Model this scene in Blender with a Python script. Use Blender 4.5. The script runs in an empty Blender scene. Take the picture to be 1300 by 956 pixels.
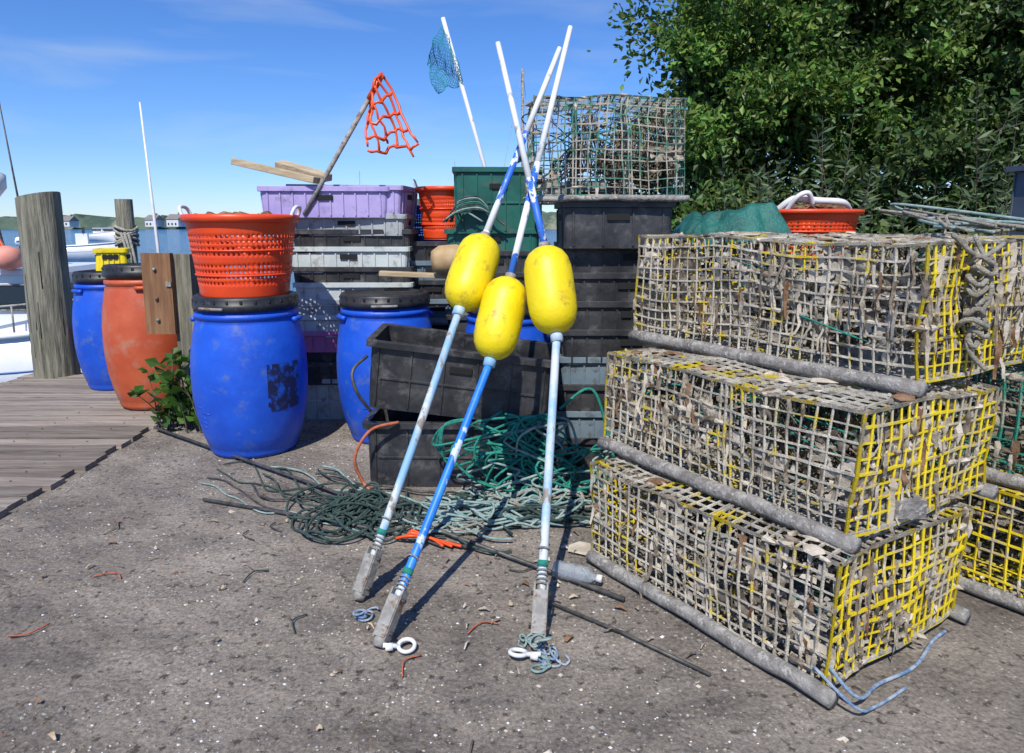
import bpy, math, random
import numpy as np
from mathutils import Vector, Matrix, noise
R=random.Random(7)
sc=bpy.context.scene
def V(*a): return Vector(a)
# ---------------------------------------------------------------- materials
def pmat(name,c1,c2=None,scale=5,lo=.4,hi=.6,rough=.6,bump=0,bscale=40,spec=.5,metal=0,c3=None,s3=30,t3=.6,t3b=None,detail=6,stretch=None,bdist=.01,coat=0,island=0):
    m=bpy.data.materials.new(name); m.use_nodes=True
    nt=m.node_tree; n=nt.nodes; l=nt.links; b=n['Principled BSDF']
    b.inputs['Roughness'].default_value=rough; b.inputs['Metallic'].default_value=metal
    b.inputs['Specular IOR Level'].default_value=spec
    b.inputs['Coat Weight'].default_value=coat
    tc=n.new('ShaderNodeTexCoord'); co=tc.outputs['Object']
    if stretch:
        mp=n.new('ShaderNodeMapping'); mp.inputs['Scale'].default_value=stretch
        l.new(co,mp.inputs['Vector']); co=mp.outputs[0]
    def nz(s,d=detail):
        t=n.new('ShaderNodeTexNoise'); t.inputs['Scale'].default_value=s; t.inputs['Detail'].default_value=d
        t.inputs['Roughness'].default_value=.65
        l.new(co,t.inputs['Vector']); return t.outputs['Fac']
    c1=(*c1,1)
    if c2 is None: b.inputs['Base Color'].default_value=c1; out=None
    else:
        r=n.new('ShaderNodeValToRGB'); r.color_ramp.elements[0].position=lo; r.color_ramp.elements[1].position=hi
        r.color_ramp.elements[0].color=c1; r.color_ramp.elements[1].color=(*c2,1)
        l.new(nz(scale),r.inputs[0]); out=r.outputs[0]
        if c3:
            r2=n.new('ShaderNodeValToRGB'); r2.color_ramp.elements[0].position=t3; r2.color_ramp.elements[1].position=t3b or t3+.05
            l.new(nz(s3),r2.inputs[0])
            mx=n.new('ShaderNodeMix'); mx.data_type='RGBA'; l.new(r2.outputs[0],mx.inputs[0]); l.new(out,mx.inputs[6]); mx.inputs[7].default_value=(*c3,1)
            out=mx.outputs[2]
        if island:
            g=n.new('ShaderNodeNewGeometry'); mr=n.new('ShaderNodeMapRange'); mr.inputs[3].default_value=1-island; mr.inputs[4].default_value=1+island
            l.new(g.outputs['Random Per Island'],mr.inputs[0]); mm=n.new('ShaderNodeMix'); mm.data_type='RGBA'; mm.blend_type='MULTIPLY'; mm.inputs[0].default_value=1
            l.new(out,mm.inputs[6]); l.new(mr.outputs[0],mm.inputs[7]); out=mm.outputs[2]
        l.new(out,b.inputs['Base Color'])
    if bump:
        bp=n.new('ShaderNodeBump'); bp.inputs['Strength'].default_value=bump; bp.inputs['Distance'].default_value=bdist
        l.new(nz(bscale),bp.inputs['Height']); l.new(bp.outputs[0],b.inputs['Normal'])
    return m
M_blue=pmat('blue_plastic',(.008,.075,.52),(.012,.10,.62),3,rough=.48,c3=(.10,.16,.34),s3=9,t3=.54,t3b=.75,bump=.3,bscale=14)
M_black=pmat('black_lid_plastic',(.012,.012,.014),(.03,.03,.032),8,rough=.45,c3=(.12,.11,.1),s3=20,t3=.6,t3b=.8)
M_terra=pmat('terracotta_plastic',(.46,.075,.025),(.54,.11,.04),3,rough=.5,c3=(.42,.20,.13),s3=8,t3=.53,t3b=.75,bump=.2,bscale=12)
M_red=pmat('orange_red_plastic',(.80,.075,.012),(.74,.06,.012),6,rough=.4,c3=(.5,.12,.07),s3=18,t3=.6,t3b=.75)
M_yel=pmat('yellow_foam',(.80,.60,.004),(.84,.66,.006),6,rough=.42,c3=(.46,.32,.03),s3=13,t3=.56,t3b=.70,bump=.5,bscale=60,bdist=.004)
M_grey=pmat('grey_crate_plastic',(.32,.34,.35),(.42,.44,.44),6,rough=.55,c3=(.15,.14,.13),s3=14,t3=.53,t3b=.70)
M_lgrey=pmat('pale_crate_plastic',(.47,.52,.51),(.57,.62,.60),6,rough=.55,c3=(.25,.24,.21),s3=14,t3=.53,t3b=.70)
M_bcr=pmat('black_crate_plastic',(.018,.018,.020),(.045,.045,.047),7,rough=.5,c3=(.13,.125,.12),s3=11,t3=.53,t3b=.75,bump=.2,bscale=30)
M_slate=pmat('slate_crate_plastic',(.12,.17,.21),(.17,.23,.27),6,rough=.5,c3=(.08,.08,.08),s3=12,t3=.55,t3b=.7)
M_purp=pmat('lilac_crate_plastic',(.38,.30,.58),(.46,.38,.66),5,rough=.5,c3=(.25,.20,.33),s3=12,t3=.55,t3b=.72)
M_mag=pmat('magenta_crate_plastic',(.42,.11,.28),(.5,.17,.36),5,rough=.5,c3=(.3,.2,.25),s3=12,t3=.58,t3b=.72)
M_green=pmat('green_crate_plastic',(.006,.085,.065),(.012,.12,.09),5,rough=.5,c3=(.07,.11,.09),s3=12,t3=.55,t3b=.72)
M_shade_crack=pmat('shade_and_crack_black',(.008,.008,.009),rough=.8)  # near black: painted handle-hole shade, shade under the deck, piling cracks
M_crud=pmat('dried_marine_growth',(.22,.18,.13),(.50,.44,.34),24,rough=.95,bump=.6,bscale=150,c3=(.08,.055,.03),s3=15,t3=.53,t3b=.62)
M_wireL=pmat('fouled_wire',(.27,.245,.195),(.64,.59,.49),11,lo=.35,hi=.60,rough=.9,bump=.8,bscale=140,c3=(.66,.50,.02),s3=6,t3=.545,t3b=.60)
M_wireE=pmat('yellow_coated_wire',(.66,.50,.010),(.80,.62,.015),10,rough=.6,bump=.4,bscale=120,c3=(.44,.39,.29),s3=7,t3=.50,t3b=.57)
M_wireG=pmat('green_coated_wire',(.02,.18,.12),(.03,.25,.18),10,rough=.6,bump=.4,bscale=120,c3=(.36,.33,.25),s3=9,t3=.50,t3b=.58)
M_wireM=pmat('grey_green_wire',(.04,.18,.13),(.24,.27,.21),10,rough=.75,bump=.5,bscale=120,c3=(.42,.38,.31),s3=10,t3=.47,t3b=.54)
M_net=pmat('fouled_twine',(.08,.06,.04),(.26,.21,.155),20,rough=.95)
M_weedB=pmat('dried_seaweed',(.12,.05,.02),(.30,.18,.10),14,rough=.9,bump=.5,bscale=90)
M_weedC=pmat('bleached_seaweed',(.44,.38,.29),(.62,.55,.45),14,rough=.95,bump=.5,bscale=90)
M_run=pmat('weathered_runner',(.19,.175,.16),(.37,.35,.32),16,rough=.9,bump=.9,bscale=70,c3=(.44,.42,.38),s3=45,t3=.56,bdist=.015)
M_teal=pmat('teal_rope',(.010,.20,.145),(.03,.33,.25),30,rough=.8,bump=.8,bscale=250)
M_pale=pmat('pale_rope',(.20,.33,.31),(.38,.47,.43),25,rough=.85,bump=.8,bscale=250)
M_dgr=pmat('dark_green_rope',(.02,.05,.045),(.07,.11,.095),25,rough=.9,bump=.8,bscale=250)
M_orr=pmat('orange_rope',(.35,.09,.04),(.5,.16,.08),25,rough=.9)
M_cream=pmat('cream_rope',(.36,.33,.26),(.56,.52,.43),30,rough=.95,bump=1,bscale=160,bdist=.02)
M_brope=pmat('blue_rope',(.12,.22,.38),(.42,.48,.54),25,rough=.9,bump=.8,bscale=200)
M_white=pmat('white_plastic',(.75,.76,.76),(.66,.66,.64),10,rough=.45)
M_pw=pmat('white_pole_paint',(.76,.77,.77),(.68,.70,.71),9,rough=.5,c3=(.32,.32,.30),s3=22,t3=.6,t3b=.68,stretch=(1,1,.4))
M_pbw=pmat('blue_white_pole',(.78,.80,.82),(.03,.15,.62),11,lo=.49,hi=.51,rough=.5,stretch=(1,1,.5))
M_pb=pmat('blue_pole_paint',(.012,.17,.70),(.03,.24,.78),9,rough=.45,c3=(.50,.60,.70),s3=14,t3=.56,t3b=.59,stretch=(1,1,.4))
M_ppale=pmat('worn_pale_pole',(.22,.42,.64),(.54,.59,.61),8,lo=.44,hi=.56,rough=.65,c3=(.24,.21,.17),s3=16,t3=.54,t3b=.60,stretch=(1,1,.35))
M_steel=pmat('weathered_metal',(.22,.21,.19),(.38,.37,.34),14,rough=.7,metal=.1,bump=.3,bscale=60,c3=(.16,.08,.04),s3=15,t3=.50,t3b=.60)
M_rod=pmat('dark_rod',(.035,.033,.03),(.09,.085,.08),20,rough=.5)
M_post=pmat('weathered_piling',(.15,.14,.10),(.31,.29,.21),9,rough=.9,bump=.9,bscale=24,stretch=(3,3,.25),bdist=.02,c3=(.08,.08,.05),s3=6,t3=.55,t3b=.7)
M_brown=pmat('brown_board',(.19,.09,.04),(.28,.15,.07),9,rough=.85,bump=.7,bscale=20,stretch=(4,4,.3))
M_lum=pmat('pale_lumber',(.40,.30,.18),(.52,.42,.27),9,rough=.8,bump=.4,bscale=20,stretch=(.4,3,3))
M_deck=pmat('deck_board',(.20,.165,.135),(.31,.265,.22),7,rough=.9,bump=.7,bscale=18,stretch=(.25,3.5,3),bdist=.015,c3=(.12,.10,.08),s3=5,t3=.55,t3b=.7,island=.30)
M_tarp=pmat('green_tarp',(.008,.085,.07),(.02,.15,.12),5,rough=.5,bump=.8,bscale=9,bdist=.05)
M_bark=pmat('bark',(.05,.04,.03),(.12,.10,.08),12,rough=.95,bump=.8,bscale=30)
M_glass=pmat('dark_window',(.02,.03,.04),rough=.08)
M_hull=pmat('white_gelcoat',(.70,.71,.72),(.78,.78,.78),2,rough=.25)
M_antif=pmat('blue_hull_paint',(.03,.10,.30),(.04,.14,.36),3,rough=.4)
M_roof=pmat('roof_shingle',(.16,.15,.14),(.24,.22,.20),3,rough=.9)
M_tote=pmat('dark_grey_tote',(.055,.07,.10),(.09,.11,.14),4,rough=.5)
M_orng=pmat('orange_net_plastic',(.80,.10,.015),(.70,.08,.015),6,rough=.4)
M_tealnet=pmat('teal_twine',(.01,.20,.26),(.02,.28,.32),10,rough=.8)
M_tan=pmat('tan_float',(.40,.26,.12),(.50,.36,.2),9,rough=.7)
M_stain=pmat('faded_stencil',(.01,.015,.06),(.010,.085,.50),16,lo=.48,hi=.62,rough=.5)

def attr_leaf(name,trans=.3,gloss=.35):
    m=bpy.data.materials.new(name); m.use_nodes=True; nt=m.node_tree; n=nt.nodes; l=nt.links
    b=n['Principled BSDF']; b.inputs['Roughness'].default_value=.45; b.inputs['Specular IOR Level'].default_value=gloss
    a=n.new('ShaderNodeAttribute'); a.attribute_name='Col'
    l.new(a.outputs['Color'],b.inputs['Base Color'])
    t=n.new('ShaderNodeBsdfTranslucent'); l.new(a.outputs['Color'],t.inputs['Color'])
    mx=n.new('ShaderNodeMixShader'); mx.inputs[0].default_value=trans
    l.new(b.outputs[0],mx.inputs[1]); l.new(t.outputs[0],mx.inputs[2]); l.new(mx.outputs[0],n['Material Output'].inputs[0])
    return m
M_leaf=attr_leaf('leaf')
def ground_mat():
    m=bpy.data.materials.new('sandy_asphalt'); m.use_nodes=True; nt=m.node_tree; n=nt.nodes; l=nt.links
    b=n['Principled BSDF']; b.inputs['Roughness'].default_value=.95; b.inputs['Specular IOR Level'].default_value=.25
    co=n.new('ShaderNodeTexCoord').outputs['Object']
    def nz(s,d=8,r=.6):
        t=n.new('ShaderNodeTexNoise'); t.inputs['Scale'].default_value=s; t.inputs['Detail'].default_value=d; t.inputs['Roughness'].default_value=r
        l.new(co,t.inputs['Vector']); return t.outputs['Fac']
    def ramp(f,els):
        r=n.new('ShaderNodeValToRGB')
        while len(r.color_ramp.elements)<len(els): r.color_ramp.elements.new(.5)
        for e,(p,c) in zip(r.color_ramp.elements,els): e.position=p; e.color=(*c,1)
        l.new(f,r.inputs[0]); return r.outputs[0]
    def mix(f,a,bb,mode='MIX'):
        mx=n.new('ShaderNodeMix'); mx.data_type='RGBA'; mx.blend_type=mode
        for s,v in ((0,f),(6,a),(7,bb)):
            if hasattr(v,'is_output'): l.new(v,mx.inputs[s])
            else: mx.inputs[s].default_value=v
        return mx.outputs[2]
    base=ramp(nz(1.3,10,.7),[(.34,(.135,.115,.098)),(.45,(.225,.195,.163)),(.56,(.31,.268,.222)),(.68,(.39,.345,.29))])
    grain=ramp(nz(70,4,.7),[(.3,(.5,.5,.5)),(.7,(1.4,1.4,1.4))])
    c=mix(1.0,base,grain,'MULTIPLY')
    dark=ramp(nz(26,3),[(.58,(0,0,0)),(.66,(1,1,1))]); c=mix(dark,c,(.095,.08,.066,1))
    vo=n.new('ShaderNodeTexVoronoi'); vo.inputs['Scale'].default_value=42; l.new(co,vo.inputs['Vector'])
    sp=ramp(vo.outputs['Distance'],[(.12,(1,1,1)),(.19,(0,0,0))])
    gate=ramp(nz(5,5),[(.45,(0,0,0)),(.58,(1,1,1))])
    c=mix(mix(1.0,sp,gate,'MULTIPLY'),c,(.58,.55,.50,1))
    l.new(c,b.inputs['Base Color'])
    bp=n.new('ShaderNodeBump'); bp.inputs['Strength'].default_value=1; bp.inputs['Distance'].default_value=.014; l.new(nz(38,10,.75),bp.inputs['Height'])
    bp2=n.new('ShaderNodeBump'); bp2.inputs['Strength'].default_value=.7; bp2.inputs['Distance'].default_value=.06; l.new(nz(5,3,.5),bp2.inputs['Height']); l.new(bp.outputs[0],bp2.inputs['Normal'])
    l.new(bp2.outputs[0],b.inputs['Normal'])
    return m
M_ground=ground_mat()
def water_mat():
    m=bpy.data.materials.new('harbour_water'); m.use_nodes=True; nt=m.node_tree; n=nt.nodes; l=nt.links
    b=n['Principled BSDF']; b.inputs['Roughness'].default_value=.12; b.inputs['Base Color'].default_value=(.012,.08,.19,1); b.inputs['Specular IOR Level'].default_value=.3
    co=n.new('ShaderNodeTexCoord').outputs['Object']
    mp=n.new('ShaderNodeMapping'); mp.inputs['Scale'].default_value=(.6,1.4,1); l.new(co,mp.inputs[0])
    t=n.new('ShaderNodeTexNoise'); t.inputs['Scale'].default_value=1.3; t.inputs['Detail'].default_value=8; l.new(mp.outputs[0],t.inputs['Vector'])
    bp=n.new('ShaderNodeBump'); bp.inputs['Strength'].default_value=1; bp.inputs['Distance'].default_value=.35; l.new(t.outputs['Fac'],bp.inputs['Height']); l.new(bp.outputs[0],b.inputs['Normal'])
    return m
M_water=water_mat()
# ---------------------------------------------------------------- mesh builder
class MB:
    def __init__(s): s.v=[];s.f=[];s.m=[];s.s=[];s.mats=[]
    def mi(s,m):
        if m not in s.mats: s.mats.append(m)
        return s.mats.index(m)
    def add(s,vs,fs,mat,smooth=False,M=None):
        o=len(s.v); k=s.mi(mat)
        for p in vs:
            p=Vector(p)
            if M is not None: p=M@p
            s.v.append((p.x,p.y,p.z))
        for f in fs: s.f.append(tuple(i+o for i in f)); s.m.append(k); s.s.append(smooth)
    def box(s,c,sz,mat,M=None,taper=1.0):
        x,y,z=sz[0]/2,sz[1]/2,sz[2]/2; c=Vector(c)
        vs=[c+V(a*x*(1 if k>0 else taper),b*y*(1 if k>0 else taper),k*z) for k in(-1,1) for a,b in((-1,-1),(1,-1),(1,1),(-1,1))]
        s.add(vs,[(3,2,1,0),(4,5,6,7),(0,1,5,4),(1,2,6,5),(2,3,7,6),(3,0,4,7)],mat,False,M)
    def tube(s,pts,r,mat,seg=6,M=None,closed=False,smooth=True,cap=True):
        pts=[Vector(p) for p in pts]; n=len(pts); rr=r if isinstance(r,(list,tuple)) else [r]*n
        vs=[];nrm=None
        for i,p in enumerate(pts):
            a=pts[(i-1)%n] if closed or i>0 else p; b=pts[(i+1)%n] if closed or i<n-1 else p
            t=(b-a)
            if t.length<1e-9: t=V(0,0,1)
            t.normalize()
            if nrm is None: nrm=t.orthogonal().normalized()
            nrm=nrm-t*nrm.dot(t)
            if nrm.length<1e-6: nrm=t.orthogonal()
            nrm.normalize(); bb=t.cross(nrm)
            for k in range(seg):
                an=2*math.pi*k/seg; vs.append(p+(nrm*math.cos(an)+bb*math.sin(an))*rr[i])
        fs=[]
        for i in range(n if closed else n-1):
            j=(i+1)%n
            for k in range(seg):
                k2=(k+1)%seg; fs.append((i*seg+k,i*seg+k2,j*seg+k2,j*seg+k))
        if cap and not closed: fs.append(tuple(range(seg))[::-1]); fs.append(tuple((n-1)*seg+k for k in range(seg)))
        s.add(vs,fs,mat,smooth,M)
    def lathe(s,prof,mat,M=None,seg=48,smooth=True,cap=True):
        vs=[];n=len(prof)
        for z,r in prof:
            for k in range(seg):
                a=2*math.pi*k/seg; vs.append((r*math.cos(a),r*math.sin(a),z))
        fs=[(i*seg+k,i*seg+(k+1)%seg,(i+1)*seg+(k+1)%seg,(i+1)*seg+k) for i in range(n-1) for k in range(seg)]
        if cap: fs.append(tuple(range(seg))[::-1]); fs.append(tuple((n-1)*seg+k for k in range(seg)))
        s.add(vs,fs,mat,smooth,M)
    def loft(s,loops,mat,M=None,smooth=False,c0=True,c1=True):
        n=len(loops[0]); vs=[p for L in loops for p in L]
        fs=[(i*n+k,i*n+(k+1)%n,(i+1)*n+(k+1)%n,(i+1)*n+k) for i in range(len(loops)-1) for k in range(n)]
        if c0: fs.append(tuple(range(n))[::-1])
        if c1: fs.append(tuple((len(loops)-1)*n+k for k in range(n)))
        s.add(vs,fs,mat,smooth,M)
    def blob(s,c,r,mat,sq=(1,1,1),seed=0,ax=None):
        t=(1+5**.5)/2
        vs=[(-1,t,0),(1,t,0),(-1,-t,0),(1,-t,0),(0,-1,t),(0,1,t),(0,-1,-t),(0,1,-t),(t,0,-1),(t,0,1),(-t,0,-1),(-t,0,1)]
        fs=[(0,11,5),(0,5,1),(0,1,7),(0,7,10),(0,10,11),(1,5,9),(5,11,4),(11,10,2),(10,7,6),(7,1,8),(3,9,4),(3,4,2),(3,2,6),(3,6,8),(3,8,9),(4,9,5),(2,4,11),(6,2,10),(8,6,7),(9,8,1)]
        o=[]
        for a in vs:
            q=Vector(a).normalized()*r*R.uniform(.6,1.25); q=V(q.x*sq[0],q.y*sq[1],q.z*sq[2])
            if ax is not None: q=q+ax*q.dot(ax)*2.2
            o.append(Vector(c)+q)
        s.add(o,fs,mat,False)
    def build(s,name,origin=(0,0,0),bevel=0,sub=0,solid=0):
        o=Vector(origin); me=bpy.data.meshes.new(name)
        me.from_pydata([(a-o.x,b-o.y,c-o.z) for a,b,c in s.v],[],s.f)
        for m in s.mats: me.materials.append(m)
        me.polygons.foreach_set('material_index',s.m); me.polygons.foreach_set('use_smooth',s.s); me.update()
        ob=bpy.data.objects.new(name,me); ob.location=o; sc.collection.objects.link(ob)
        if solid: md=ob.modifiers.new('s','SOLIDIFY'); md.thickness=solid
        if bevel: md=ob.modifiers.new('b','BEVEL'); md.width=bevel; md.segments=2; md.limit_method='ANGLE'; md.angle_limit=.6
        if sub: md=ob.modifiers.new('u','SUBSURF'); md.levels=sub; md.render_levels=sub
        return ob
def TR(x,y,z,rz=0,rx=0,ry=0):
    return Matrix.Translation((x,y,z))@Matrix.Rotation(rz,4,'Z')@Matrix.Rotation(ry,4,'Y')@Matrix.Rotation(rx,4,'X')
def axisM(p,d):
    q=Vector(d).to_track_quat('Z','Y').to_matrix().to_4x4(); return Matrix.Translation(p)@q
def spl(P,n=8):
    P=[Vector(p) for p in P]; out=[]
    for i in range(len(P)-1):
        a=P[max(i-1,0)];b=P[i];c=P[i+1];d=P[min(i+2,len(P)-1)]
        for k in range(n):
            t=k/n; out.append(.5*((2*b)+(c-a)*t+(2*a-5*b+4*c-d)*t*t+(3*b-a-3*c+d)*t**3))
    out.append(P[-1]); return out
def rrect(a,b,r,z,n=3):
    L=[]
    for cx,cy,a0 in((a-r,b-r,0),(-a+r,b-r,90),(-a+r,-b+r,180),(a-r,-b+r,270)):
        for k in range(n+1):
            an=math.radians(a0+90*k/n); L.append(V(cx+r*math.cos(an),cy+r*math.sin(an),z))
    return L
# ---------------------------------------------------------------- ground, water, deck
mb=MB()
out=[(-2.58,-40),(900,-40),(900,900),(60,900),(25,120),(9,40),(3.2,16),(1.6,9.6),(.2,7.9),(-1.2,7.2),(-2.58,6.9)]
top=[V(x,y,0) for x,y in out]; bot=[V(x,y,-2) for x,y in out]
n=len(out)
mb.add(top+bot,[tuple(range(n))]+[((i+1)%n,i,i+n,(i+1)%n+n) for i in range(n)],M_ground)
mb.build('ground')
mb=MB(); mb.add([(-3000,-200,-.9),(3000,-200,-.9),(3000,3500,-.9),(-3000,3500,-.9)],[(0,1,2,3)],M_water); mb.build('water')
mb=MB(); y=-.5
while y<6.5:
    w=.142+R.uniform(-.006,.006); j=R.uniform(-.03,.03)
    mb.box((-3.49+j*.5,y+w/2,.005+R.uniform(-.005,.005)),(2.02+j,w-.024,.05),M_deck,TR(0,0,0,R.uniform(-.002,.002),0,0))
    for xx in(-4.38,-3.2,-2.72): mb.box((xx+R.uniform(-.01,.01),y+w/2,.0335),(.008,.008,.003),M_rod)
    y+=w
for x in(-4.4,-3.9,-3.2,-2.75): mb.box((x,3,-.12),(.1,7,.16),M_shade_crack)  # beams coloured near black, painting the shade below the plank gaps
mb.build('wooden_dock')
def piling(name,x,y,top,r,lean,rope=False,cut=0):
    mb=MB(); L=[]
    hs=[-2,-1,-.3,0,.3,.6,.9,1.2,top-.1,top]
    for i,h in enumerate(hs):
        L.append([V(x+lean*h+r*(1+.05*noise.noise(V(math.cos(a)*2,math.sin(a)*2,h*1.2+x)))*math.cos(a)*(1-.04*h),y+r*(1-.04*h)*(1+.05*noise.noise(V(math.cos(a)*2,math.sin(a)*2,h+9)))*math.sin(a),h+(cut*math.cos(a) if i==len(hs)-1 else 0)) for a in [2*math.pi*k/20 for k in range(20)]])
    mb.loft(L,M_post,smooth=False)
    for k in range(9):
        a=R.uniform(3.4,6); z0=R.uniform(.2,1); mb.tube([(x+lean*z+r*.975*math.cos(a)*(1-.04*z),y+r*.975*math.sin(a)*(1-.04*z),z) for z in(z0,z0+.2,z0+R.uniform(.3,.6))],.006,M_shade_crack,4)
    if rope:
        for k in range(5):
            mb.tube([(x+(r+.02)*math.cos(t),y+(r+.02)*math.sin(t),1.35-.05*k+.03*math.sin(t*2+k)) for t in [i*.4 for i in range(17)]],.02,M_cream,6)
        for k in range(3): mb.tube(spl([(x+.05*k,y-r-.02,1.3),(x+.08+.05*k,y-r-.06,.95),(x+.12*k-.05,y-r-.03,.7)]),.018,M_cream,6)
    return mb.build(name,(x,y,0))
piling('wooden_piling',-4.22,6.45,1.66,.185,-.005,cut=.035)
piling('wooden_piling.001',-5.35,9.95,1.75,.12,0,rope=True)
# ---------------------------------------------------------------- barrels
def barrel(name,x,y,z0,R0,H,mat,rz=0,lean=(0,0),stencil=False):
    mb=MB(); M=TR(x,y,z0,rz,*lean)
    k=H/.97; s=R0/.34
    prof=[(0,.235),(.008,.25),(.03,.262),(.05,.262),(.06,.270),(.14,.298),(.25,.322),(.36,.336),(.46,.340),(.56,.338),(.66,.328),(.75,.312),(.81,.298),(.835,.288),(.84,.300),(.865,.300),(.87,.284),(.89,.280)]
    mb.lathe([(a*k,b*s) for a,b in prof],mat,M,56)
    prof=[(.885,.290),(.89,.302),(.905,.306),(.925,.306),(.93,.300),(.955,.300),(.968,.292),(.97,.275),(.955,.265),(.952,.10),(.952,.01)]
    mb.lathe([(a*k,b*s) for a,b in prof],M_black,M,56)
    for a in range(0,360,15):
        an=math.radians(a); mb.box((.296*s*math.cos(an),.296*s*math.sin(an),.942*k),(.014,.02,.018),M_black,M)
    mb.tube([(.311*s*math.cos(t),.311*s*math.sin(t),.905*k) for t in [4.1+.06*i for i in range(10)]],.009,M_steel,6,M)
    for a in(0,math.pi):
        mb.tube([(( .292)*s*math.cos(t)+0.02*math.cos(a),(.292)*s*math.sin(t)+.02*math.sin(a),.82*k) for t in [a-.25+.1*i for i in range(6)]],.016,mat,8,M)
    def surf(t,z,off=.0025):
        zz=[0,.14,.25,.36,.46,.56,.66,.75]; rr=[.235,.298,.322,.336,.340,.338,.328,.312]
        r=float(np.interp(z,zz,rr))*s+off; return V(r*math.cos(t),r*math.sin(t),z*k)
    if stencil:
        t0,t1,z0_,z1_=-.95,-.30,.30,.58
        NX,NZ=14,10
        vs=[surf(t0+(t1-t0)*i/NX,z0_+(z1_-z0_)*j/NZ) for j in range(NZ+1) for i in range(NX+1)]
        fs=[(j*(NX+1)+i,j*(NX+1)+i+1,(j+1)*(NX+1)+i+1,(j+1)*(NX+1)+i) for j in range(NZ) for i in range(NX) if not(R.random()<.22 and (i in(0,NX-1) or j in(0,NZ-1)))]
        mb.add(vs,fs,M_stain,True,M)
    for q in range(5):
        t=-2.2+R.uniform(-.12,.12); z=.2+.03*q
        mb.tube([surf(t-.12,z,.001),surf(t,z,.001),surf(t+.1,z,.001)],.003,mat,4,M)
    return mb.build(name,(x,y,z0))
barrel('plastic_barrel',-1.64,4.36,0,.345,.985,M_blue,0,(0,.0),stencil=True)
barrel('plastic_barrel.001',-.83,4.62,0,.325,.97,M_blue,.5)
barrel('plastic_barrel.002',-.02,4.42,0,.30,.94,M_blue,1.5)
barrel('plastic_barrel.003',-3.38,5.98,.032,.31,.99,M_blue,1)
barrel('plastic_barrel.004',-2.76,5.36,.032,.325,1.08,M_terra,2,(0,.02))
# ---------------------------------------------------------------- baskets
def basket(name,x,y,z0,r0,r1,H,mat,fill=None,handles=True):
    mb=MB(); M=TR(x,y,z0,.3)
    NT,NZ=128,27; vs=[]
    for j in range(NZ+1):
        z=H*.93*j/NZ; r=r0+(r1-r0)*j/NZ
        for i in range(NT): a=2*math.pi*i/NT; vs.append((r*math.cos(a),r*math.sin(a),z))
    fs=[]
    for j in range(NZ):
        for i in range(NT):
            if i%2 and j%2 and 3<j<NZ-4 and j not in(13,): continue
            fs.append((j*NT+i,j*NT+(i+1)%NT,(j+1)*NT+(i+1)%NT,(j+1)*NT+i))
    mb.add(vs,fs,mat,True,M)
    mb.lathe([(0,r0),(.003,r0*.5),(.003,.01)],mat,M,48,cap=False)
    rp=[(H*.90,r1),(H*.91,r1+.022),(H*.96,r1+.026),(H*.99,r1+.024),(H,r1+.012),(H*.985,r1-.002),(H*.93,r1-.006)]
    mb.lathe(rp,mat,M,64,cap=False)
    for zz in(.30,.62):
        rr=r0+(r1-r0)*zz; mb.tube([((rr+.002)*math.cos(t),(rr+.002)*math.sin(t),H*.93*zz) for t in [2*math.pi*i/64 for i in range(64)]],.006,mat,6,M,closed=True)
    if handles:
        for a in(2.9,6.0):
            mb.tube(spl([((r1+.012)*math.cos(a-.22),(r1+.012)*math.sin(a-.22),H*.97),((r1+.03)*math.cos(a-.15),(r1+.03)*math.sin(a-.15),H+.04),((r1+.03)*math.cos(a+.15),(r1+.03)*math.sin(a+.15),H+.04),((r1+.012)*math.cos(a+.22),(r1+.012)*math.sin(a+.22),H*.97)]),.011,M_white,8,M)
    if fill:
        for k in range(60):
            a=R.uniform(0,6.3); q=R.uniform(0,r1*.85); c=M@V(q*math.cos(a),q*math.sin(a),H*.9+R.uniform(0,.05))
            mb.blob(c,R.uniform(.02,.06),fill,(1,1,.5))
    return mb.build(name,(x,y,z0),solid=.005)
basket('plastic_basket',-1.64,4.36,.972,.255,.315,.49,M_red,M_weedB)
basket('plastic_basket.001',-.49,5.26,1.30,.155,.19,.37,M_red)
basket('plastic_basket.002',-.72,5.75,1.27,.16,.20,.28,M_blue,None,False)
basket('plastic_basket.003',1.76,4.40,1.19,.28,.33,.30,M_red,M_weedB,False)
mb=MB(); mb.tube(spl([(1.56,4.25,1.48),(1.64,4.2,1.55),(1.78,4.2,1.54),(1.93,4.22,1.53),(2.01,4.3,1.49)]),.020,M_white,8)
mb.tube(spl([(1.60,4.2,1.48),(1.64,4.15,1.56),(1.70,4.15,1.58),(1.74,4.18,1.52)]),.015,M_white,8); mb.build('plastic_handle',(1.8,4.2,1.5))
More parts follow.
